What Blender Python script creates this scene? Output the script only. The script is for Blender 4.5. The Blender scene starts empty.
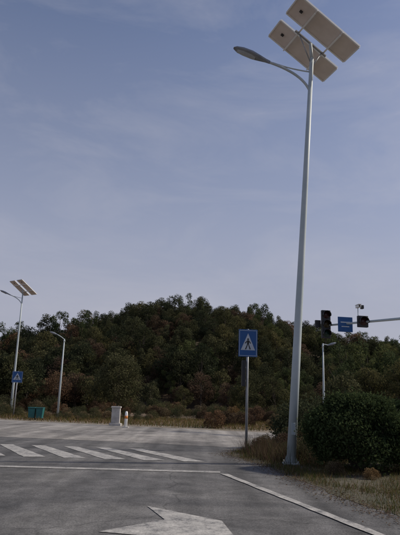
import bpy, math, random
import numpy as np
from mathutils import Vector, Euler, Matrix
rng=np.random.default_rng(7); random.seed(7)
D=bpy.data; SC=bpy.context.scene; COL=SC.collection
R=math.radians
# ---------------------------------------------------------------- materials
def newmat(name):
    m=D.materials.new(name); m.use_nodes=True; nt=m.node_tree; nt.nodes.clear()
    o=nt.nodes.new('ShaderNodeOutputMaterial'); return m,nt,o
def N(nt,t,**k):
    n=nt.nodes.new(t)
    for a,b in k.items(): setattr(n,a,b)
    return n
def ramp(nt,stops):
    r=N(nt,'ShaderNodeValToRGB'); e=r.color_ramp.elements
    while len(e)<len(stops): e.new(0.5)
    for i,(p,c) in enumerate(stops):
        e[i].position=p; e[i].color=(c[0],c[1],c[2],1) if not isinstance(c,(int,float)) else (c,c,c,1)
    return r
def noise(nt,vec,scale,detail=5,rough=.6,dist=0):
    n=N(nt,'ShaderNodeTexNoise'); n.inputs['Scale'].default_value=scale; n.inputs['Detail'].default_value=detail
    n.inputs['Roughness'].default_value=rough; n.inputs['Distortion'].default_value=dist
    if vec: nt.links.new(vec,n.inputs['Vector'])
    return n
def mixc(nt,f,a,b,mode='MIX'):
    m=N(nt,'ShaderNodeMix',data_type='RGBA',blend_type=mode)
    for i,x in ((0,f),(6,a),(7,b)):
        if isinstance(x,(int,float)): m.inputs[i].default_value=x if i==0 else (x,x,x,1)
        elif isinstance(x,tuple): m.inputs[i].default_value=(x[0],x[1],x[2],1)
        else: nt.links.new(x,m.inputs[i])
    return m.outputs[2]
def surf_mat(name,c1,c2,scale=8,rough=.6,metal=0,bump=0.1,detail_scale=60,spec=.4):
    m,nt,o=newmat(name); p=N(nt,'ShaderNodeBsdfPrincipled'); g=N(nt,'ShaderNodeTexCoord')
    n=noise(nt,g.outputs['Object'],scale); n2=noise(nt,g.outputs['Object'],detail_scale)
    r=ramp(nt,[(.35,c1),(.65,c2)]); nt.links.new(n.outputs['Fac'],r.inputs[0])
    nt.links.new(r.outputs[0],p.inputs['Base Color'])
    p.inputs['Roughness'].default_value=rough; p.inputs['Metallic'].default_value=metal
    p.inputs['Specular IOR Level'].default_value=spec
    if bump:
        b=N(nt,'ShaderNodeBump'); b.inputs['Strength'].default_value=bump; b.inputs['Distance'].default_value=.01
        nt.links.new(n2.outputs['Fac'],b.inputs['Height']); nt.links.new(b.outputs[0],p.inputs['Normal'])
    nt.links.new(p.outputs[0],o.inputs[0]); return m
def leaf_mat(name,c1,c2,c3,transl=.3):
    m,nt,o=newmat(name)
    at=N(nt,'ShaderNodeAttribute',attribute_name='shade'); oi=N(nt,'ShaderNodeObjectInfo')
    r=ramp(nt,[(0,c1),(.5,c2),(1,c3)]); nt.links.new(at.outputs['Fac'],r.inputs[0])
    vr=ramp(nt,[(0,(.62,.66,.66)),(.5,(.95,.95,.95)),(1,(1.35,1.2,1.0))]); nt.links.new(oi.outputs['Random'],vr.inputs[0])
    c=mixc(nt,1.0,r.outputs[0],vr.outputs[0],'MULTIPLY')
    d=N(nt,'ShaderNodeBsdfDiffuse')
    t=N(nt,'ShaderNodeBsdfTranslucent'); mx=N(nt,'ShaderNodeMixShader'); mx.inputs[0].default_value=transl
    nt.links.new(c,d.inputs['Color']); nt.links.new(c,t.inputs[0])
    nt.links.new(d.outputs[0],mx.inputs[1]); nt.links.new(t.outputs[0],mx.inputs[2]); nt.links.new(mx.outputs[0],o.inputs[0])
    return m
def asphalt_mat(name,base,lo,hi,patch):
    m,nt,o=newmat(name); p=N(nt,'ShaderNodeBsdfPrincipled'); g=N(nt,'ShaderNodeNewGeometry'); P=g.outputs['Position']
    big=noise(nt,P,.26,7,.65,.8); mid=noise(nt,P,1.6,7,.7,.4); fine=noise(nt,P,45,3,.7)
    mp=N(nt,'ShaderNodeMapping'); mp.inputs['Rotation'].default_value=(0,0,R(16)); mp.inputs['Scale'].default_value=(1.5,.08,1)
    nt.links.new(P,mp.inputs[0]); st=noise(nt,mp.outputs[0],1.0,4,.5)
    r=ramp(nt,[(.33,lo),(.5,base),(.68,hi)]); nt.links.new(big.outputs['Fac'],r.inputs[0])
    r2=ramp(nt,[(.3,.62),(.7,1.3)]); nt.links.new(mid.outputs['Fac'],r2.inputs[0])
    r3=ramp(nt,[(.25,.4),(.75,1.65)]); nt.links.new(fine.outputs['Fac'],r3.inputs[0])
    r4=ramp(nt,[(.35,.72),(.65,1.28)]); nt.links.new(st.outputs['Fac'],r4.inputs[0])
    c=mixc(nt,1.,r.outputs[0],r2.outputs[0],'MULTIPLY'); c=mixc(nt,1.,c,r3.outputs[0],'MULTIPLY'); c=mixc(nt,1.,c,r4.outputs[0],'MULTIPLY')
    wn=noise(nt,P,.9,3,.5); add=N(nt,'ShaderNodeVectorMath',operation='ADD'); nt.links.new(P,add.inputs[0]); nt.links.new(wn.outputs['Color'],add.inputs[1])
    vo=N(nt,'ShaderNodeTexVoronoi',feature='DISTANCE_TO_EDGE'); vo.inputs['Scale'].default_value=.21; nt.links.new(add.outputs[0],vo.inputs['Vector'])
    cr=ramp(nt,[(0,patch),(.005,1.0)]); nt.links.new(vo.outputs['Distance'],cr.inputs[0])
    c=mixc(nt,1.,c,cr.outputs[0],'MULTIPLY')
    nt.links.new(c,p.inputs['Base Color']); p.inputs['Roughness'].default_value=.85; p.inputs['Specular IOR Level'].default_value=.25
    b=N(nt,'ShaderNodeBump'); b.inputs['Strength'].default_value=.5; b.inputs['Distance'].default_value=.01
    nt.links.new(fine.outputs['Fac'],b.inputs['Height']); nt.links.new(b.outputs[0],p.inputs['Normal'])
    nt.links.new(p.outputs[0],o.inputs[0]); return m
def paint_mat(name):
    m,nt,o=newmat(name); p=N(nt,'ShaderNodeBsdfPrincipled'); g=N(nt,'ShaderNodeNewGeometry'); P=g.outputs['Position']
    a=noise(nt,P,3.0,9,.82); b=noise(nt,P,38,3,.7)
    r=ramp(nt,[(.38,(.13,.13,.13)),(.47,(.32,.31,.29)),(.62,(.50,.48,.44)),(.8,(.58,.56,.52))]); nt.links.new(a.outputs['Fac'],r.inputs[0])
    r2=ramp(nt,[(.3,.45),(.5,1.)]); nt.links.new(b.outputs['Fac'],r2.inputs[0])
    c=mixc(nt,1.,r.outputs[0],r2.outputs[0],'MULTIPLY'); nt.links.new(c,p.inputs['Base Color']); p.inputs['Roughness'].default_value=.8
    nt.links.new(p.outputs[0],o.inputs[0]); return m
def dirt_mat(name,stops,s1=.15,s2=4):
    m,nt,o=newmat(name); p=N(nt,'ShaderNodeBsdfPrincipled'); g=N(nt,'ShaderNodeNewGeometry'); P=g.outputs['Position']
    a=noise(nt,P,s1,8,.7,.5); b=noise(nt,P,s2,6,.7)
    r=ramp(nt,stops); nt.links.new(a.outputs['Fac'],r.inputs[0]); r2=ramp(nt,[(.3,.5),(.7,1.4)]); nt.links.new(b.outputs['Fac'],r2.inputs[0])
    c=mixc(nt,1.,r.outputs[0],r2.outputs[0],'MULTIPLY'); nt.links.new(c,p.inputs['Base Color']); p.inputs['Roughness'].default_value=.95
    bm=N(nt,'ShaderNodeBump'); bm.inputs['Strength'].default_value=.7; bm.inputs['Distance'].default_value=.05
    nt.links.new(b.outputs['Fac'],bm.inputs['Height']); nt.links.new(bm.outputs[0],p.inputs['Normal'])
    nt.links.new(p.outputs[0],o.inputs[0]); return m
M_asph=asphalt_mat('asphalt',(.112,.109,.106),(.072,.072,.072),(.165,.160,.150),.6)
M_conc=asphalt_mat('pale_worn_asphalt',(.235,.222,.205),(.14,.133,.125),(.31,.29,.26),.75)
M_paint=paint_mat('road_paint')
M_ground=dirt_mat('dry_field',[(.3,(.06,.06,.03)),(.5,(.16,.115,.075)),(.7,(.25,.17,.12))])
M_shoulder=dirt_mat('dusty_shoulder',[(.35,(.10,.085,.05)),(.5,(.19,.16,.12)),(.68,(.27,.23,.18))],.5,5)
M_verge=dirt_mat('verge_soil',[(.3,(.05,.05,.026)),(.5,(.09,.078,.05)),(.7,(.15,.125,.09))],.6,9)
M_hill=dirt_mat('hill_soil',[(.3,(.04,.036,.02)),(.6,(.10,.065,.04))])
M_pole=surf_mat('painted_steel',(.40,.46,.47),(.48,.53,.54),1.5,.5,.0,.03)
M_white=surf_mat('white_aluminium',(.78,.78,.76),(.85,.85,.82),3,.4,0,.03)
M_back=surf_mat('panel_backsheet',(.66,.58,.52),(.76,.68,.62),2,.5,0,.02)
M_cell=surf_mat('solar_cells',(.012,.015,.04),(.02,.025,.06),30,.15,0,0)
M_headg=surf_mat('lamp_housing',(.20,.22,.25),(.26,.28,.31),4,.45,.2,.03)
M_lens=surf_mat('lamp_lens',(.35,.38,.4),(.42,.45,.47),6,.2,0,0)
M_dark=surf_mat('dark_metal',(.02,.02,.022),(.035,.035,.037),5,.5,.1,.03)
M_blue=surf_mat('sign_blue',(.012,.075,.23),(.018,.09,.27),3,.5,0,.02)
M_swhite=surf_mat('sign_white',(.42,.47,.52),(.52,.56,.6),4,.5,0,.02)
M_black=surf_mat('sign_black',(.01,.01,.01),(.02,.02,.02),4,.5,0,.0)
M_teal=surf_mat('teal_plastic',(.015,.10,.10),(.02,.14,.14),3,.5,0,.03)
M_stone=surf_mat('pale_concrete',(.35,.33,.31),(.52,.5,.46),3,.8,0,.3)
M_orange=surf_mat('orange_band',(.6,.2,.05),(.7,.26,.06),3,.6,0,.02)
M_redl=surf_mat('red_lens',(.03,.008,.008),(.04,.01,.01),3,.35,0,0)
M_yell=surf_mat('yellow_lens',(.035,.025,.008),(.045,.03,.01),3,.35,0,0)
M_grnl=surf_mat('green_lens',(.006,.025,.018),(.008,.03,.02),3,.35,0,0)
M_bark=surf_mat('bark',(.05,.04,.03),(.12,.10,.08),6,.9,0,.6,25)
M_galv=surf_mat('galvanised_steel',(.26,.27,.28),(.36,.37,.38),5,.5,.3,.05)
# ---------------------------------------------------------------- mesh helpers
def mesh_obj(name,verts,faces,mats,parent=None,smooth=False,link=True,midx=None,shade=None,bevel=0):
    me=D.meshes.new(name); me.from_pydata([tuple(v) for v in verts],[],[tuple(f) for f in faces])
    if not isinstance(mats,(list,tuple)): mats=[mats]
    for m in mats: me.materials.append(m)
    if midx is not None: me.polygons.foreach_set('material_index',np.asarray(midx,dtype=np.int32))
    if smooth: me.polygons.foreach_set('use_smooth',np.ones(len(me.polygons),dtype=bool))
    if shade is not None:
        a=me.attributes.new('shade','FLOAT','POINT'); a.data.foreach_set('value',np.asarray(shade,dtype=np.float32))
    me.update(); o=D.objects.new(name,me)
    if link: COL.objects.link(o)
    if parent: o.parent=parent
    if bevel:
        b=o.modifiers.new('bevel','BEVEL'); b.width=bevel; b.segments=2
    return o
def empty(name,loc=(0,0,0),rot=(0,0,0),scale=1):
    e=D.objects.new(name,None); COL.objects.link(e); e.location=loc; e.rotation_euler=rot; e.scale=(scale,)*3; return e
def box(name,c,s,mat,parent=None,bevel=.004,mtx=None):
    x,y,z=[a/2 for a in s]
    v=[Vector((i*x,j*y,k*z)) for k in (-1,1) for j in (-1,1) for i in (-1,1)]
    if mtx is not None: v=[mtx@(a+Vector(c)) for a in v]
    else: v=[a+Vector(c) for a in v]
    f=[(0,2,3,1),(4,5,7,6),(0,1,5,4),(2,6,7,3),(0,4,6,2),(1,3,7,5)]
    return mesh_obj(name,v,f,mat,parent,bevel=bevel)
def tube_geo(pts,rad,seg=12,caps=True):
    pts=[Vector(p) for p in pts]; V=[];F=[]
    up=None
    for i,p in enumerate(pts):
        t=(pts[min(i+1,len(pts)-1)]-pts[max(i-1,0)]).normalized()
        if up is None:
            up=Vector((1,0,0)) if abs(t.x)<.9 else Vector((0,1,0))
        a=(up-t*up.dot(t)).normalized(); up=a; b=t.cross(a); r=rad[i] if hasattr(rad,'__len__') else rad
        for k in range(seg):
            an=2*math.pi*k/seg; V.append(p+a*math.cos(an)*r+b*math.sin(an)*r)
    for i in range(len(pts)-1):
        for k in range(seg): F.append((i*seg+k,i*seg+(k+1)%seg,(i+1)*seg+(k+1)%seg,(i+1)*seg+k))
    if caps: F.append(tuple(range(seg-1,-1,-1))); F.append(tuple(range((len(pts)-1)*seg,len(pts)*seg)))
    return V,F
def tube(name,pts,rad,mat,parent=None,seg=14,mtx=None):
    V,F=tube_geo(pts,rad,seg)
    if mtx is not None: V=[mtx@v for v in V]
    return mesh_obj(name,V,F,mat,parent,smooth=True)
def bez(p0,p1,p2,n=10):
    p0,p1,p2=map(Vector,(p0,p1,p2)); return [(1-t)**2*p0+2*t*(1-t)*p1+t*t*p2 for t in [i/n for i in range(n+1)]]
def sheet(name,pts,z,mat,parent=None):
    return mesh_obj(name,[(p[0],p[1],z) for p in pts],[tuple(range(len(pts)))],mat,parent)
def rag(pts,amp,step=.4):
    out=[]
    for i in range(len(pts)):
        a=np.array(pts[i]); b=np.array(pts[(i+1)%len(pts)]); L=np.linalg.norm(b-a)
        n=max(1,int(min(L,400)/step)); nrm=np.array([-(b-a)[1],(b-a)[0]])/(L+1e-9)
        for k in range(n):
            p=a+(b-a)*k/n+nrm*amp*(.6*math.sin(k*.9+i)+.5*math.sin(k*.37+2*i)+rng.normal()*.25); out.append((float(p[0]),float(p[1])))
    return out
# ---------------------------------------------------------------- camera
cam=D.cameras.new('camera'); co=D.objects.new('camera',cam); COL.objects.link(co); co.location=(0,0,1.5)
co.rotation_euler=(Matrix.Rotation(R(103.6),3,'X')@Matrix.Rotation(R(2.0),3,'Z')).to_euler()
cam.sensor_fit='VERTICAL'; cam.sensor_height=24; cam.lens=24*560/535; cam.clip_end=6000; SC.camera=co
# ---------------------------------------------------------------- world + sun
SUN_AZ=78; SUN_EL=38
w=D.worlds.new('World'); SC.world=w; w.use_nodes=True; nt=w.node_tree; nt.nodes.clear()
wo=N(nt,'ShaderNodeOutputWorld'); bg=N(nt,'ShaderNodeBackground'); sk=N(nt,'ShaderNodeTexSky',sky_type='NISHITA')
sk.sun_disc=False; sk.sun_elevation=R(SUN_EL); sk.sun_rotation=R(SUN_AZ); sk.dust_density=1.2; sk.air_density=1.0; sk.ozone_density=1.5
tc=N(nt,'ShaderNodeTexCoord'); mp=N(nt,'ShaderNodeMapping'); mp.inputs['Scale'].default_value=(1,1,3.0); mp.inputs['Rotation'].default_value=(.0,R(14),0)
nt.links.new(tc.outputs['Generated'],mp.inputs[0]); cn=noise(nt,mp.outputs[0],3.2,9,.6,.5)
cr=ramp(nt,[(.45,0.0),(.62,.14),(.8,.42)]); nt.links.new(cn.outputs['Fac'],cr.inputs[0])
tint=mixc(nt,1.,sk.outputs[0],(.88,.83,.90),'MULTIPLY')
sx=N(nt,'ShaderNodeSeparateXYZ'); nt.links.new(tc.outputs['Generated'],sx.inputs[0])
hz=ramp(nt,[(0.0,.95),(.15,.85),(.35,.45),(.62,.08)]); nt.links.new(sx.outputs['Z'],hz.inputs[0])
c=mixc(nt,hz.outputs[0],tint,(3.55,3.6,4.35))
c=mixc(nt,cr.outputs[0],c,(5.0,4.9,5.3)); nt.links.new(c,bg.inputs[0]); bg.inputs[1].default_value=.112
nt.links.new(bg.outputs[0],wo.inputs[0])
sl=D.lights.new('sun','SUN'); so=D.objects.new('sun',sl); COL.objects.link(so); sl.energy=3.5; sl.angle=R(2.0); sl.color=(1,.91,.78)
sd=Vector((math.sin(R(SUN_AZ))*math.cos(R(SUN_EL)),math.cos(R(SUN_AZ))*math.cos(R(SUN_EL)),math.sin(R(SUN_EL))))
so.rotation_euler=sd.to_track_quat('Z','Y').to_euler(); so.location=(30,20,40)
SC.view_settings.view_transform='Standard'; SC.view_settings.look='None'; SC.view_settings.exposure=0
# ---------------------------------------------------------------- ground, roads
sheet('ground',[(-3000,-3000),(3000,-3000),(3000,3000),(-3000,3000)],0,M_ground)
sheet('dirt_shoulder',rag([(-60,36),(-26,36.5),(-12.5,36),(-5.7,33.5),(3.15,31.6),(20,31),(60,30),(60,34.5),(20,34.6),(3.15,35.6),(-5.7,38.2),(-12.5,40.5),(-26,42),(-60,42)],.35),.004,M_shoulder)
sheet('asphalt_road',[(-14,-10),(7,-10),(5.3,0),(3.3,8.45),(2.9,10.0),(2.5,12.15),(2.0,15.2),(1.3,17.8),(1.7,19.5),(2.6,21.2),(5,22.4),(40,22.9),(60,23),(60,26),(-40,26),(-40,24),(-21,22.5),(-17,15)],.008,M_asph)
sheet('crossing_road',rag([(-60,24.5),(-30,23.4),(-8,22.2),(-1,21.4),(1.6,20.6),(2.6,21.4),(5,22.6),(60,23.2),(60,31),(20,32),(3.15,33),(-5.7,35.3),(-12.5,37.8),(-18,46),(-26,70),(-32,68),(-24,45),(-26,38),(-60,38)],.10),.012,M_conc)
rm=empty('road_marking')
for k in range(0,9):
    xf=-2.03-1.03*k; xn=.31-1.03*k
    sheet('zebra_stripe_%d'%k,rag([(xf-.06,18.72),(xf+.36,18.78),(xn,15.45-.05*k),(xn-.54,15.3-.05*k)],.012,.12),.016,M_paint,rm)
sheet('stop_line',rag([(-10,12.47),(.62,13.10),(.62,13.38),(-10,12.72)],.012,.15),.016,M_paint,rm)
sheet('edge_line',rag([(.60,12.95),(.76,12.95),(4.5,0),(4.34,0)],.010,.15),.020,M_paint,rm)
sheet('turn_arrow',[(-1.07,7.03),(-.345,7.85),(-.65,8.77),(.40,7.89),(.50,7.1),(.62,6.6),(.9,5.0),(.6,5.0),(.1,6.8),(-.5,6.9)],.016,M_paint,rm)
EY=[-10,0,8.45,10,12.15,15.2,17.8,19.4,21.,22.2]; EX=[7.2,5.2,3.0,2.63,2.25,1.77,1.02,1.36,2.64,5]
ed=[]
for yy in np.arange(-10,22.21,.06):
    ed.append((float(np.interp(yy,EY,EX))+.05*math.sin(yy*2.3)+.03*math.sin(yy*5.7+1)+rng.normal()*.02,float(yy)))
sheet('grass_verge',ed+[(60,22.6),(60,-10)],.0125,M_verge)
# ---------------------------------------------------------------- vegetation generators
def leaf_geo(C,size,asp=.55,droop=0.0):
    n=len(C); u=rng.normal(size=(n,3)); u[:,2]-=droop; u/=np.linalg.norm(u,axis=1)[:,None]
    t=rng.normal(size=(n,3)); v=np.cross(u,t); v/=np.linalg.norm(v,axis=1)[:,None]+1e-9
    s=(size*rng.uniform(.6,1.4,n))[:,None]
    V=np.empty((n,4,3)); V[:,0]=C-u*s; V[:,1]=C+v*s*asp; V[:,2]=C+u*s; V[:,3]=C-v*s*asp
    return V.reshape(-1,3),np.arange(4*n).reshape(-1,4)
def crown_pts(lobes,n):
    W=np.array([l[3]**2 for l in lobes]); W=W/W.sum(); out=[];sh=[]
    for l,wt in zip(lobes,W):
        k=int(n*wt)
        if k<1: continue
        d=rng.normal(size=(k,3)); d/=np.linalg.norm(d,axis=1)[:,None]
        r=l[3]*rng.uniform(.3,1.15,k)**.6
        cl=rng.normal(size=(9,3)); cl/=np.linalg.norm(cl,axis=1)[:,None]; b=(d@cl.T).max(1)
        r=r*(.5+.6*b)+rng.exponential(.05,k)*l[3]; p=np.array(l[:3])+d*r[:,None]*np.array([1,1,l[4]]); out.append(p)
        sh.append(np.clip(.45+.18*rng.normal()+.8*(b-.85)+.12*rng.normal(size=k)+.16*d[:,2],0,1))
    return np.vstack(out),np.concatenate(sh)
def make_tree(name,h,cr,th,nl,nleaf,lsize,lm,link=False,zs=.8,kind='broad',parent=None,tr=.12):
    V=[];F=[];mi=[];sh=[]
    def addtube(pts,rad,seg=6):
        v,f=tube_geo(pts,rad,seg); o=len(V); V.extend(v); F.extend([tuple(i+o for i in q) for q in f]); mi.extend([0]*len(f)); sh.extend([.5]*len(v))
    lean=Vector((rng.normal()*.06*h,rng.normal()*.06*h,0)); top=Vector((0,0,h*.85))+lean
    addtube([(0,0,-.2),lean*.3+Vector((0,0,h*.35)),top],[tr,tr*.7,tr*.15],8)
    lobes=[]
    for i in range(nl):
        a=i*2.4+rng.uniform(-.4,.4); q=(i+.5)/nl; z_=zs
        if kind=='cone':
            z=th+(h-th)*q*.9; rr=cr*(1-q)**.8*.6*rng.uniform(.7,1.3); lr=cr*(1-q*.55)*.46; z_=.9
        elif kind=='bamboo':
            z=th+(h-th)*q; rr=cr*(.25+.6*q); lr=cr*.36; z_=1.2
        else:
            z=th+(h-th)*(.12+.8*q); rr=cr*.68*math.sin(math.pi*(.2+.72*q)); lr=cr*rng.uniform(.28,.5)
        c=Vector((math.cos(a)*rr,math.sin(a)*rr,z-lr*.2))+lean*q
        lobes.append((c.x,c.y,c.z,lr,z_))
        s=lean*.4+Vector((0,0,max(th*.6,c.z*.55))); addtube([s,(s+c)*.5+Vector((0,0,.1)),c],[tr*.4,tr*.25,tr*.08],5)
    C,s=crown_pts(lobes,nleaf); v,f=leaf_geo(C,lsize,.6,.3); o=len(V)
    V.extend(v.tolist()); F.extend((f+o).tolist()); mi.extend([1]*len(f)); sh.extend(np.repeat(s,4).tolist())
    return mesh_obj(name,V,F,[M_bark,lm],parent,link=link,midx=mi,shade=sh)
L_dark=leaf_mat('foliage_dark_green',(.034,.040,.024),(.060,.069,.038),(.10,.108,.06))
L_olive=leaf_mat('foliage_olive',(.045,.049,.027),(.085,.088,.046),(.13,.128,.07))
L_brown=leaf_mat('foliage_autumn',(.06,.042,.03),(.115,.076,.052),(.165,.115,.08))
L_bamb=leaf_mat('foliage_bamboo',(.05,.064,.03),(.092,.115,.052),(.15,.17,.085))
L_bush=leaf_mat('foliage_shrub',(.016,.026,.014),(.036,.055,.026),(.072,.10,.045),.25)
L_dry=leaf_mat('dry_grass_blades',(.08,.058,.035),(.15,.11,.065),(.24,.19,.12),.35)
L_red=leaf_mat('reddish_dry_stems',(.06,.035,.025),(.11,.068,.048),(.17,.11,.08),.35)
L_grass=leaf_mat('grass_blades',(.03,.045,.015),(.06,.075,.025),(.13,.12,.05),.35)
tcoll=D.collections.new('tree_kinds')
specs=[('broad',6,2.0,1.6,13,L_dark),('broad',5.2,1.9,1.2,12,L_olive),('cone',6.8,1.9,1.2,20,L_dark),('broad',5.5,2.1,1.4,12,L_brown),('broad',7,1.9,2.2,13,L_olive),('bamboo',7.5,1.7,2.,10,L_bamb),('cone',6.2,1.8,1.0,18,L_olive)]
for i,(k,h,c_,th,nl,lm) in enumerate(specs):
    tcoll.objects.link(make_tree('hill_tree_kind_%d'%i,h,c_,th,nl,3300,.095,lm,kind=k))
scoll=D.collections.new('shrub_kinds')
for i,(h,c_,lm) in enumerate([(1.6,1.1,L_olive),(1.4,1.0,L_brown),(2.0,1.1,L_dark),(1.2,.9,L_dry)]):
    scoll.objects.link(make_tree('shrub_kind_%d'%i,h,c_,.1,10,2800,.045,lm,tr=.03))
def scatter(name,pts,scl,idx,coll):
    me=D.meshes.new(name); me.from_pydata([tuple(p) for p in pts],[],[]); n=len(pts)
    for nm,ty,arr in (('scl','FLOAT',np.asarray(scl,dtype=np.float32)),('rotz','FLOAT',rng.uniform(0,6.28,n).astype(np.float32)),('idx','INT',np.asarray(idx,dtype=np.int32))):
        a=me.attributes.new(nm,ty,'POINT'); a.data.foreach_set('value',arr)
    o=D.objects.new(name,me); COL.objects.link(o)
    g=D.node_groups.new(name+'_scatter','GeometryNodeTree'); g.interface.new_socket('Geometry',in_out='INPUT',socket_type='NodeSocketGeometry'); g.interface.new_socket('Geometry',in_out='OUTPUT',socket_type='NodeSocketGeometry')
    gi=g.nodes.new('NodeGroupInput'); go=g.nodes.new('NodeGroupOutput'); ip=g.nodes.new('GeometryNodeInstanceOnPoints'); ci=g.nodes.new('GeometryNodeCollectionInfo')
    ci.inputs['Collection'].default_value=coll; ci.inputs['Separate Children'].default_value=True; ci.inputs['Reset Children'].default_value=True
    def na(nm,t):
        x=g.nodes.new('GeometryNodeInputNamedAttribute'); x.data_type=t; x.inputs[0].default_value=nm; return [s for s in x.outputs if s.enabled and s.name=='Attribute'][0]
    cx=g.nodes.new('ShaderNodeCombineXYZ'); L=g.links.new
    L(gi.outputs[0],ip.inputs['Points']); L(ci.outputs[0],ip.inputs['Instance']); ip.inputs['Pick Instance'].default_value=True
    L(na('idx','INT'),ip.inputs['Instance Index']); L(na('scl','FLOAT'),ip.inputs['Scale']); L(na('rotz','FLOAT'),cx.inputs[2]); L(cx.outputs[0],ip.inputs['Rotation'])
    L(ip.outputs[0],go.inputs[0]); m=o.modifiers.new('scatter','NODES'); m.node_group=g; return o
# ---------------------------------------------------------------- hill
HX=np.array([-300,-160,-90,-60,-48.8,-34.3,-27,-17,-6,4.2,13,25.6,36.8,50.5,70,110,180,300.])
HZ=np.array([2,5,6,7,8.2,12.2,15.4,17.2,18.4,19.6,17.6,15.2,12.2,10.8,9,8,5,2.])
def hillz(x,y):
    r=np.interp(x*140/np.clip(y,100,180),HX,HZ)
    t=np.clip((y-74)/(140-74),0,1); f=np.where(y<=140,np.sin(t*math.pi/2)**1.15,1-np.clip((y-140)/110,0,1)**2)
    b=.8*np.sin(x*.21+y*.13)+.8*np.sin(x*.11-y*.19+1)
    return r*f+b*np.clip((y-76)/20,0,1)-.25
xs=np.linspace(-260,260,131); ys=np.linspace(72,250,61); X,Y=np.meshgrid(xs,ys); Z=hillz(X,Y)
V=np.stack([X,Y,Z],-1).reshape(-1,3); nx=len(xs); F=[(j*nx+i,j*nx+i+1,(j+1)*nx+i+1,(j+1)*nx+i) for j in range(len(ys)-1) for i in range(nx-1)]
mesh_obj('hill',V,F,M_hill,smooth=True)
P=[];S=[];I=[]
y=76.
while y<148:
    step=2.3+ (y-76)*.013
    for x in np.arange(-y*.62,y*.62,step):
        px=x+rng.uniform(-1.2,1.2); py=y+rng.uniform(-1.3,1.3)
        if math.sin(px*.33+2*math.sin(py*.21))*math.sin(py*.37+px*.12)>.86: continue
        P.append((px,py,float(hillz(px,py))-.2)); S.append(float(np.clip(rng.normal(.84,.2),.45,1.25))*(.75 if y<80 else 1))
        zone=math.sin(px*.09+py*.05)+math.sin(px*.05-py*.11+2)
        lowleft=2.2 if (px<-4 and py<112) else 0
        pr=np.array([3,3,1.0,.9+1.0*max(0,zone)+lowleft,2.2,.5+(3 if px>22 else 0),1.0]); I.append(rng.choice(7,p=pr/pr.sum()))
    y+=2.4
scatter('hillside_forest',P,S,I,tcoll)
P=[];S=[];I=[]
for _ in range(60):
    x=rng.uniform(-32,-8.5); y=rng.uniform(62,74); P.append((x,y,0)); S.append(rng.uniform(.5,.8)); I.append(rng.choice([3,1,0,3]))
for _ in range(8):
    P.append((rng.uniform(-22,-19),rng.uniform(60,66),0)); S.append(1.0); I.append(0)
for _ in range(40):
    x=rng.uniform(10.5,27); y=rng.uniform(40,56); P.append((x*y/45,y,0)); S.append(rng.uniform(.72,1.0)*y/50); I.append(rng.choice([5,5,5,1,4]))
for _ in range(30):
    x=rng.uniform(5,30); y=rng.uniform(62,74); P.append((x,y,0)); S.append(rng.uniform(.55,.85)); I.append(rng.choice([1,5,0,3]))
scatter('roadside_trees',P,S,I,tcoll)
P=[];S=[];I=[]
for _ in range(230):
    x=rng.uniform(-34,34); y=rng.uniform(50,76); P.append((x,y,0)); S.append(rng.uniform(.4,1.1)); I.append(rng.choice([0,1,2,3,3,1]))
for _ in range(55):
    x=rng.uniform(-22,-3); y=rng.uniform(41,50)
    if x<-17: continue
    P.append((x,y,0)); S.append(rng.uniform(.25,.6)); I.append(rng.choice([0,2,3,0]))
for _ in range(60):
    x=rng.uniform(1,20); y=rng.uniform(35.5,48); P.append((x,y,0)); S.append(rng.uniform(.3,.8)); I.append(rng.choice([0,1,3,3]))
for _ in range(34):
    x=rng.uniform(3.2,7.5); y=rng.uniform(17.5,21.5); P.append((x,y,0)); S.append(rng.uniform(.5,1.05)); I.append(rng.choice([0,1,2,0]))
for p in [(2.9,17.8,.5,1),(3.3,18.6,.6,1),(2.4,19.4,.45,3),(2.1,18.5,.35,1),(2.7,16.9,.3,0),(5.3,12.9,.35,0),(5.6,12.3,.3,3),(3.3,13.6,.25,3),(6.0,13.3,.45,0),(3.05,16.2,.42,0),(4.9,12.2,.22,0),(3.9,12.9,.2,3)]:
    P.append((p[0],p[1],0)); S.append(p[2]); I.append(p[3])
scatter('roadside_shrubs',P,S,I,scoll)
o=make_tree('round_tree',5.9,2.5,1.2,18,14000,.075,L_olive,link=True,tr=.16); o.location=(-7.4,55,0)
def shrub(name,loc,rx,ry,rz,n,ls,lm):
    n0=n; d=rng.normal(size=(n0,3)); d/=np.linalg.norm(d,axis=1)[:,None]; d[:,2]=np.where(d[:,2]<-.7,-d[:,2],d[:,2])
    cl=rng.normal(size=(70,3)); cl/=np.linalg.norm(cl,axis=1)[:,None]; b=(d@cl.T).max(1)
    big=1+.10*np.sin(d[:,0]*5+1)*np.sin(d[:,2]*4+d[:,1]*3)
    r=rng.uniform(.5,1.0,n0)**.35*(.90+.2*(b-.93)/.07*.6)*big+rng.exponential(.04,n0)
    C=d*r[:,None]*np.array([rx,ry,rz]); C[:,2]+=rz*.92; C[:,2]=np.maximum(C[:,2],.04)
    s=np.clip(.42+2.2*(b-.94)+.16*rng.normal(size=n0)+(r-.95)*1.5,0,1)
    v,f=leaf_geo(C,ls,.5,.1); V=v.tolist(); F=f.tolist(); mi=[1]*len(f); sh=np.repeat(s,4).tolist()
    for k in range(26):
        a=rng.uniform(0,6.28); e=Vector((math.cos(a)*rx*rng.uniform(.3,.85),math.sin(a)*ry*rng.uniform(.3,.85),rz*rng.uniform(.9,1.75)))
        tv,tf=tube_geo([(math.cos(a)*.12,math.sin(a)*.12,0),e*.5,e],[.025,.015,.005],5); oo=len(V); V.extend(tv); F.extend([tuple(i+oo for i in q) for q in tf]); mi.extend([0]*len(tf)); sh.extend([.5]*len(tv))
    o=mesh_obj(name,V,F,[M_bark,lm],midx=mi,shade=sh); o.location=loc; return o
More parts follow.
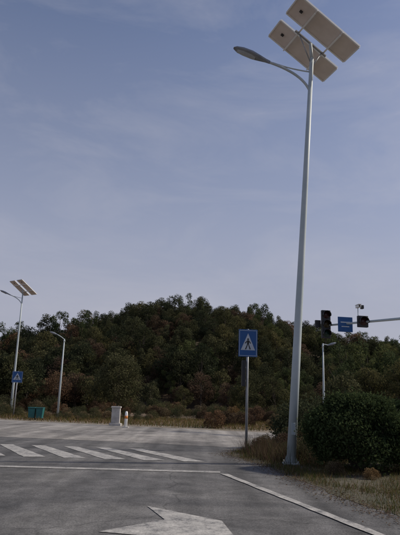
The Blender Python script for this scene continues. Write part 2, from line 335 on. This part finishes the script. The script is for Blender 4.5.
shrub('round_shrub',(4.1,14.5,0),1.30,1.25,.96,36000,.036,L_bush)
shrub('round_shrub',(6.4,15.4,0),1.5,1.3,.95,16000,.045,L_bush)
# ---------------------------------------------------------------- grass
def blades(name,pts,hgt,wid,mats,pick,lean=.35):
    n=len(pts); a=rng.uniform(0,6.28,n); h=hgt*rng.uniform(.4,1.3,n); wv=np.stack([np.cos(a),np.sin(a),0*a],1)*wid/2
    le=rng.normal(size=(n,3))*lean*h[:,None]; le[:,2]=h
    B=np.column_stack([pts,np.zeros(n)]); V=np.empty((n,3,3)); V[:,0]=B-wv; V[:,1]=B+wv; V[:,2]=B+le
    return mesh_obj(name,V.reshape(-1,3),np.arange(3*n).reshape(-1,3),mats,midx=pick,shade=np.repeat(rng.uniform(0,1,n),3))
def inside_verge(x,y):
    e=np.interp(y,EY,EX); return x>e+.05+rng.normal(size=len(x))*.1
x=rng.uniform(1,11,130000); y=rng.uniform(6,22.2,130000)
patch=np.sin(x*2.1+np.sin(y*1.7))*np.sin(y*1.3+np.sin(x*2.3))+rng.normal(size=len(x))*.5
k=inside_verge(x,y)&(patch>-.15)&(x<y*.5); x=x[k];y=y[k]
blades('verge_grass',np.column_stack([x,y]),.12,.012,[L_grass,L_dry,L_red],rng.choice(3,p=[.66,.22,.12],size=len(x)))
x=np.concatenate([rng.normal(2.35,.5,3200),rng.normal(3.4,.6,3200),rng.normal(2.9,.7,1200)]); y=np.concatenate([rng.normal(18.2,1.3,3200),rng.normal(19.0,1.2,3200),rng.normal(16.3,.5,1200)])
k=inside_verge(x-.25,y); x=x[k];y=y[k]
blades('tall_dry_grass',np.column_stack([x,y]),.50,.012,[L_dry,L_red,L_grass],rng.choice(3,p=[.32,.45,.23],size=len(x)),.4)
# fallen leaves and grit along the road edge
y=rng.uniform(6,21,5200); x=np.interp(y,EY,EX)+rng.normal(size=5200)*.22-.05
v,f=leaf_geo(np.column_stack([x,y,np.full(5200,.026)]),.022,.6); v[:,2]=.026+(v[:,2]-.026)*.25
mesh_obj('leaf_litter',v,f,[L_dry,L_red],midx=rng.integers(0,2,len(f)),shade=np.repeat(rng.uniform(0,1,len(f)),4))
x=rng.uniform(-26,22,42000); y=rng.uniform(33.3,54,42000); e=np.interp(x,[-24,-18,-12.5,-5.7,3.15,20],[70,46,38,36.2,34.3,33.3]); k=y>e+rng.exponential(.6,size=len(x)); x=x[k];y=y[k]
blades('field_grass',np.column_stack([x,y]),.24,.03,[L_dry,L_grass,L_red],rng.choice(3,p=[.3,.55,.15],size=len(x)))
# ---------------------------------------------------------------- street furniture
def solar_lamp(name,loc,lean,s=1.,panel_rot=0.,headrot=0.):
    e=empty(name,loc,(0,0,0),s)
    px=lambda z: lean*z/12.7
    tube('pole',[(0,0,0),(px(3),0,3),(px(8),0,8),(px(12.1),0,12.1)],[.125,.112,.085,.062],M_pole,e,20)
    box('base_plate',(0,0,.02),(.42,.42,.04),M_pole,e,.006)
    for i in range(4):
        a=R(45+90*i); tube('anchor_bolt_%d'%i,[(math.cos(a)*.24,math.sin(a)*.24,.03),(math.cos(a)*.24,math.sin(a)*.24,.1)],.018,M_galv,e,6)
        a2=R(90*i); mt=Matrix.Rotation(a2,4,'Z'); mesh_obj('gusset_%d'%i,[mt@Vector(q) for q in [(.11,-.005,.04),(.19,-.005,.04),(.11,-.005,.25),(.11,.005,.04),(.19,.005,.04),(.11,.005,.25)]],[(0,1,2),(5,4,3),(0,3,4,1),(1,4,5,2),(2,5,3,0)],M_pole,e)
    box('access_door',(px(.9),-.118,.9),(.1,.02,.3),M_pole,e,.004)
    hm=Matrix.Translation((px(11.4),0,0))@Matrix.Rotation(headrot,4,'Z')@Matrix.Translation((-px(11.4),0,0))
    x0=px(10.94); tube('arm',bez((x0,0,10.92),(px(11.2)-.2,0,11.55),(px(11.5)-1.35,0,11.93),14),[.04]*15,M_pole,e,10,hm)
    tube('arm_brace',bez((px(11.75),0,11.62),(px(11.7)-.6,0,11.68),(px(11.7)-1.2,0,11.9),8),[.022]*9,M_pole,e,8,hm)
    A=Vector((px(11.5)-1.28,0,11.91)); B=Vector((px(11.5)-2.42,0,12.38)); ax=(B-A).normalized(); side=Vector((0,1,0)); up=side.cross(ax); up=up if up.z>0 else -up
    V=[];F=[];st=[(0,.05,.05,.05),(.12,.07,.06,.05),(.28,.13,.08,.06),(.5,.19,.11,.075),(.75,.185,.10,.07),(.92,.13,.06,.05),(1,.04,.03,.025)]
    for t,wd,hu,hd in st:
        c=A.lerp(B,t)
        for q in range(16):
            an=2*math.pi*q/16; z=math.sin(an); V.append(hm@(c+side*math.cos(an)*wd+up*z*(hu if z>0 else hd)))
    for i in range(len(st)-1):
        for q in range(16): F.append((i*16+q,i*16+(q+1)%16,(i+1)*16+(q+1)%16,(i+1)*16+q))
    F.append(tuple(range(16))); F.append(tuple(range(len(V)-1,len(V)-17,-1)))
    mesh_obj('lamp_head',V,F,M_headg,e,smooth=True)
    V=[];F=[]
    for t,wd in [(.38,.09),(.5,.145),(.72,.145),(.88,.08)]:
        c=A.lerp(B,t)
        for q in range(9):
            an=math.pi+math.pi*q/8; V.append(hm@(c+side*math.cos(an)*wd+up*math.sin(an)*.105))
    for i in range(3):
        for q in range(8): F.append((i*9+q,i*9+q+1,(i+1)*9+q+1,(i+1)*9+q))
    mesh_obj('lens',V,F,M_lens,e,smooth=True)
    pr=Matrix.Rotation(panel_rot,3,'Z'); d=pr@Vector((.334,-.943,0)); n=pr@Vector((.943,.334,0)); b=R(30)
    sx=n*math.cos(b)-Vector((0,0,1))*math.sin(b); nz=sx.cross(-d); nz=nz if nz.z>0 else -nz
    ctr=Vector((px(12.6),0,12.73))
    def PM(off):
        c=ctr+d*off; m=Matrix((sx,d,nz)).transposed().to_4x4(); m.translation=c; return m
    for i,off in enumerate((-.60,.60)):
        m=PM(off); Lh,Wh=2.36,.84
        box('panel_backsheet_%d'%i,(0,0,0),(Lh-.04,Wh-.04,.012),M_back,e,0,m); box('panel_cells_%d'%i,(0,0,.014),(Lh-.04,Wh-.04,.01),M_cell,e,0,m)
        for j,(c,sz) in enumerate([((0,Wh/2,0),(Lh,.045,.06)),((0,-Wh/2,0),(Lh,.045,.06)),((Lh/2+.002,0,0),(.04,Wh-.05,.058)),((-Lh/2-.002,0,0),(.04,Wh-.05,.058))]): box('panel_frame_%d_%d'%(i,j),c,sz,M_white,e,.003,m)
        box('junction_box_%d'%i,(-.85,0,-.025),(.10,.08,.035),M_dark,e,.004,m)
        for j,xx in enumerate((-.5,.5)): box('panel_rail_%d_%d'%(i,j),(xx,0,-.05),(.04,Wh+.08,.035),M_white,e,.003,m)
    m=PM(0)
    for j,xx in enumerate((-.5,.5)): box('cross_rail_%d'%j,(xx,0,-.088),(.05,1.9,.04),M_white,e,.003,m)
    box('centre_beam',(0,0,-.13),(1.25,.07,.045),M_galv,e,.003,m)
    tube('mast_head',[(px(12.05),0,12.05),ctr-nz*.14],[.055,.05],M_pole,e,12)
    tube('strut',[(px(11.7),0,11.75),m@Vector((.45,0,-.15))],.018,M_galv,e,8); tube('strut_b',[(px(11.7),0,11.9),m@Vector((-.45,0,-.15))],.018,M_galv,e,8)
    return e
solar_lamp('solar_street_lamp',(2.57,15.5,.015),.74)
solar_lamp('solar_street_lamp',(-17.8,56,0),-.1,.965,R(35))
def plain_lamp(name,loc,h,reach,rise,ang=math.pi,mat=M_pole,s=1):
    e=empty(name,loc,(0,0,ang),s)
    tube('pole',[(0,0,0),(0,0,h*.5),(0,0,h)],[.09,.07,.045],mat,e,14); box('base_plate',(0,0,.02),(.32,.32,.04),mat,e,.005)
    tube('arm',bez((0,0,h-.05),(reach*.4,0,h+rise*.5),(reach,0,h+rise),10),[.032]*11,mat,e,8)
    A=Vector((reach-.05,0,h+rise-.02)); B=A+Vector((.62,0,.2)); ax=(B-A).normalized(); up=Vector((-ax.z,0,ax.x)); V=[];F=[];st=[(0,.04,.04),(.2,.08,.06),(.5,.14,.09),(.85,.11,.06),(1,.03,.02)]
    for t,wd,hh in st:
        c=A.lerp(B,t)
        for q in range(12): an=2*math.pi*q/12; V.append(c+Vector((0,1,0))*math.cos(an)*wd+up*math.sin(an)*hh)
    for i in range(4):
        for q in range(12): F.append((i*12+q,i*12+(q+1)%12,(i+1)*12+(q+1)%12,(i+1)*12+q))
    F.append(tuple(range(12))); F.append(tuple(range(len(V)-1,len(V)-13,-1)))
    mesh_obj('lamp_head',V,F,M_headg,e,smooth=True)
    tube('fixing_collar',[(0,0,h-.25),(0,0,h-.1)],.07,mat,e,12); return e
plain_lamp('street_lamp',(-10.6,44.8,0),6.1,.65,.35)
plain_lamp('street_lamp',(8.5,38,0),5.7,.35,-.1,0)
def ped_sign(name,loc,w,h,top,rot=0,plate=True):
    e=empty(name,loc,(0,0,rot)); tube('post',[(0,0,0),(0,0,top*.5),(0,0,top+.02)],[.045,.042,.04],M_galv,e,12)
    y=-.065; zc=top-h/2
    box('sign_board',(0,y,zc),(w,.02,h),M_blue,e,.006)
    def poly(nm,pts,mat,dy): 
        return mesh_obj(nm,[(p[0]*w,y-.010-dy,zc+p[1]*h) for p in pts],[tuple(range(len(pts)))],mat,e)
    for i,(c,sz) in enumerate([((0,y-.0115,zc+h*.46),(w*.92,.003,.012)),((0,y-.0115,zc-h*.46),(w*.92,.003,.012)),((w*.455,y-.0115,zc),(.012,.003,h*.9)),((-w*.455,y-.0115,zc),(.012,.003,h*.9))]): box('border_%d'%i,c,sz,M_swhite,e,0)
    poly('white_triangle',[(-.38,-.26),(.38,-.26),(0,.36)],M_swhite,.003)
    hd=[(.0+.05*math.cos(a),.14+.035*math.sin(a)) for a in [i*math.pi/5 for i in range(10)]]; poly('figure_head',hd,M_black,.006)
    poly('figure_torso',[(-.05,.10),(.06,.10),(.05,-.05),(-.05,-.05)],M_black,.006)
    poly('figure_leg_front',[(-.05,-.05),(.0,-.05),(-.10,-.24),(-.16,-.23)],M_black,.006)
    poly('figure_leg_back',[(.005,-.05),(.05,-.05),(.15,-.22),(.09,-.24)],M_black,.006)
    poly('figure_arm_front',[(-.055,.09),(-.055,.04),(-.15,-.03),(-.17,.0)],M_black,.006)
    poly('figure_arm_back',[(.065,.09),(.06,.04),(.14,-.03),(.16,.0)],M_black,.006)
    for i,zz in enumerate((zc-h*.28,zc+h*.28)): tube('clamp_%d'%i,[(0,0,zz-.03),(0,0,zz+.03)],.056,M_galv,e,12); box('bracket_%d'%i,(0,-.05,zz),(w*.7,.012,.04),M_galv,e,.002)
    if plate:
        box('signal_box',(-.13,-.02,top-h-.55),(.12,.16,.85),M_dark,e,.01); box('signal_box_bracket',(-.06,0,top-h-.35),(.06,.03,.04),M_galv,e,.002); box('signal_box_bracket_low',(-.06,0,top-h-.8),(.06,.03,.04),M_galv,e,.002)
    return e
ped_sign('pedestrian_crossing_sign',(1.71,19.1,.01),.64,.92,3.98,R(4))
ped_sign('pedestrian_crossing_sign',(-13.75,44,0),.8,.85,3.4,0,False)
e=empty('traffic_light_mast',(7.3,32.3,0),(0,0,math.atan2(-.73,.68)))
AL=9.6
tube('pole',[(AL,0,0),(AL,0,3),(AL,0,6.5)],[.16,.14,.12],M_pole,e,16); box('base_plate',(AL,0,.03),(.6,.6,.06),M_pole,e,.006)
tube('arm',[(-.1,0,6.1),(5,0,6.12),(AL,0,6.15)],[.05,.075,.11],M_pole,e,14)
ir=Matrix.Rotation(-math.atan2(-.73,.68)+R(8),4,'Z')
def at(s,z,yy=0): return Matrix.Translation((s,0,z))@ir@Matrix.Translation((0,yy,0))
def signal(pre,s,z,n,wd,hh,yy=-.2):
    m=at(s,z,yy); box(pre+'_housing',(0,0,0),(wd,.2,hh),M_dark,e,.02,m)
    st=hh/n
    for i in range(n):
        zz=hh/2-st*(i+.5); mt=(M_redl,M_yell,M_grnl)[i%3]
        tube(pre+'_lens_%d'%i,[(0,-.100,zz),(0,-.112,zz)],min(wd,st)*.40,mt,e,20,m)
        V=[];F=[]
        for q in range(13):
            an=math.pi*(-.12+1.24*q/12); r=min(wd,st)*.43
            for yq in (-.1,-.32): V.append(m@Vector((math.cos(an)*r,yq,zz+math.sin(an)*r)))
        for q in range(12): F.append((2*q,2*q+1,2*q+3,2*q+2))
        vo=mesh_obj(pre+'_visor_%d'%i,V,F,M_dark,e,smooth=True); so_=vo.modifiers.new('s','SOLIDIFY'); so_.thickness=.008
    box(pre+'_bracket',(0,.14,0),(.06,.1,hh*.7),M_galv,e,.003,m)
signal('main_signal',.05,6.15,3,.52,1.62)
m=at(-.33,5.95,-.2); box('countdown_box',(-.15,0,.25),(.32,.16,.42),M_dark,e,.015,m)
signal('second_signal',2.42,6.12,1,.58,.62)
m=at(1.35,6.05,-.16); box('direction_sign',(0,0,0),(.86,.03,.84),M_blue,e,.008,m); box('direction_sign_text_bar',(0,-.0175,.12),(.55,.003,.06),M_swhite,e,0,m); box('direction_sign_text_bar_low',(0,-.0175,-.12),(.45,.003,.05),M_swhite,e,0,m)
tube('camera_stem',[(2.25,0,6.1),(2.25,0,6.95)],.022,M_pole,e,8); m=at(2.25,7.0); box('camera_body',(0,-.05,0),(.16,.4,.15),M_white,e,.015,m); box('camera_hood',(0,-.08,.09),(.2,.5,.015),M_white,e,.004,m); tube('camera_lens',[(0,-.25,0),(0,-.275,0)],.05,M_black,e,12,m); box('camera_flash',(.24,-.02,-.02),(.14,.2,.2),M_dark,e,.01,m)
e=empty('stone_marker',(-4.75,34.9,0)); box('plinth',(0,0,.08),(.7,.5,.16),M_stone,e,.02); box('shaft',(0,0,.6),(.5,.32,.88),M_stone,e,.02); box('cap',(0,0,1.09),(.58,.4,.1),M_stone,e,.02)
e=empty('marker_post',(-3.9,33.0,0)); tube('post',[(0,0,0),(0,0,.8),(0,0,.9)],[.09,.08,.05],M_white,e,14); tube('orange_band',[(0,0,.5),(0,0,.66)],[.092,.090],M_orange,e,14); box('foot',(0,0,.03),(.34,.34,.06),M_stone,e,.01)
e=empty('litter_bin',(-10.9,39.8,0))
for i,xx in enumerate((-.27,.27)):
    V=[];F=[]
    for z,wd,dp in [(.12,.19,.19),(.75,.24,.24)]:
        for a,b in ((-1,-1),(1,-1),(1,1),(-1,1)): V.append((xx+a*wd,b*dp,z))
    F=[(3,2,1,0),(4,5,6,7)]+[(i2,(i2+1)%4,(i2+1)%4+4,i2+4) for i2 in range(4)]
    mesh_obj('bin_body_%d'%i,V,F,M_teal,e,bevel=.02); box('bin_lid_%d'%i,(xx,-.01,.80),(.51,.53,.07),M_teal,e,.02); box('bin_handle_%d'%i,(xx,.27,.78),(.3,.04,.04),M_dark,e,.01)
    for j in (-1,1): tube('wheel_%d_%d'%(i,j),[(xx+j*.17,.2,.09),(xx+j*.21,.2,.09)],.09,M_dark,e,16)
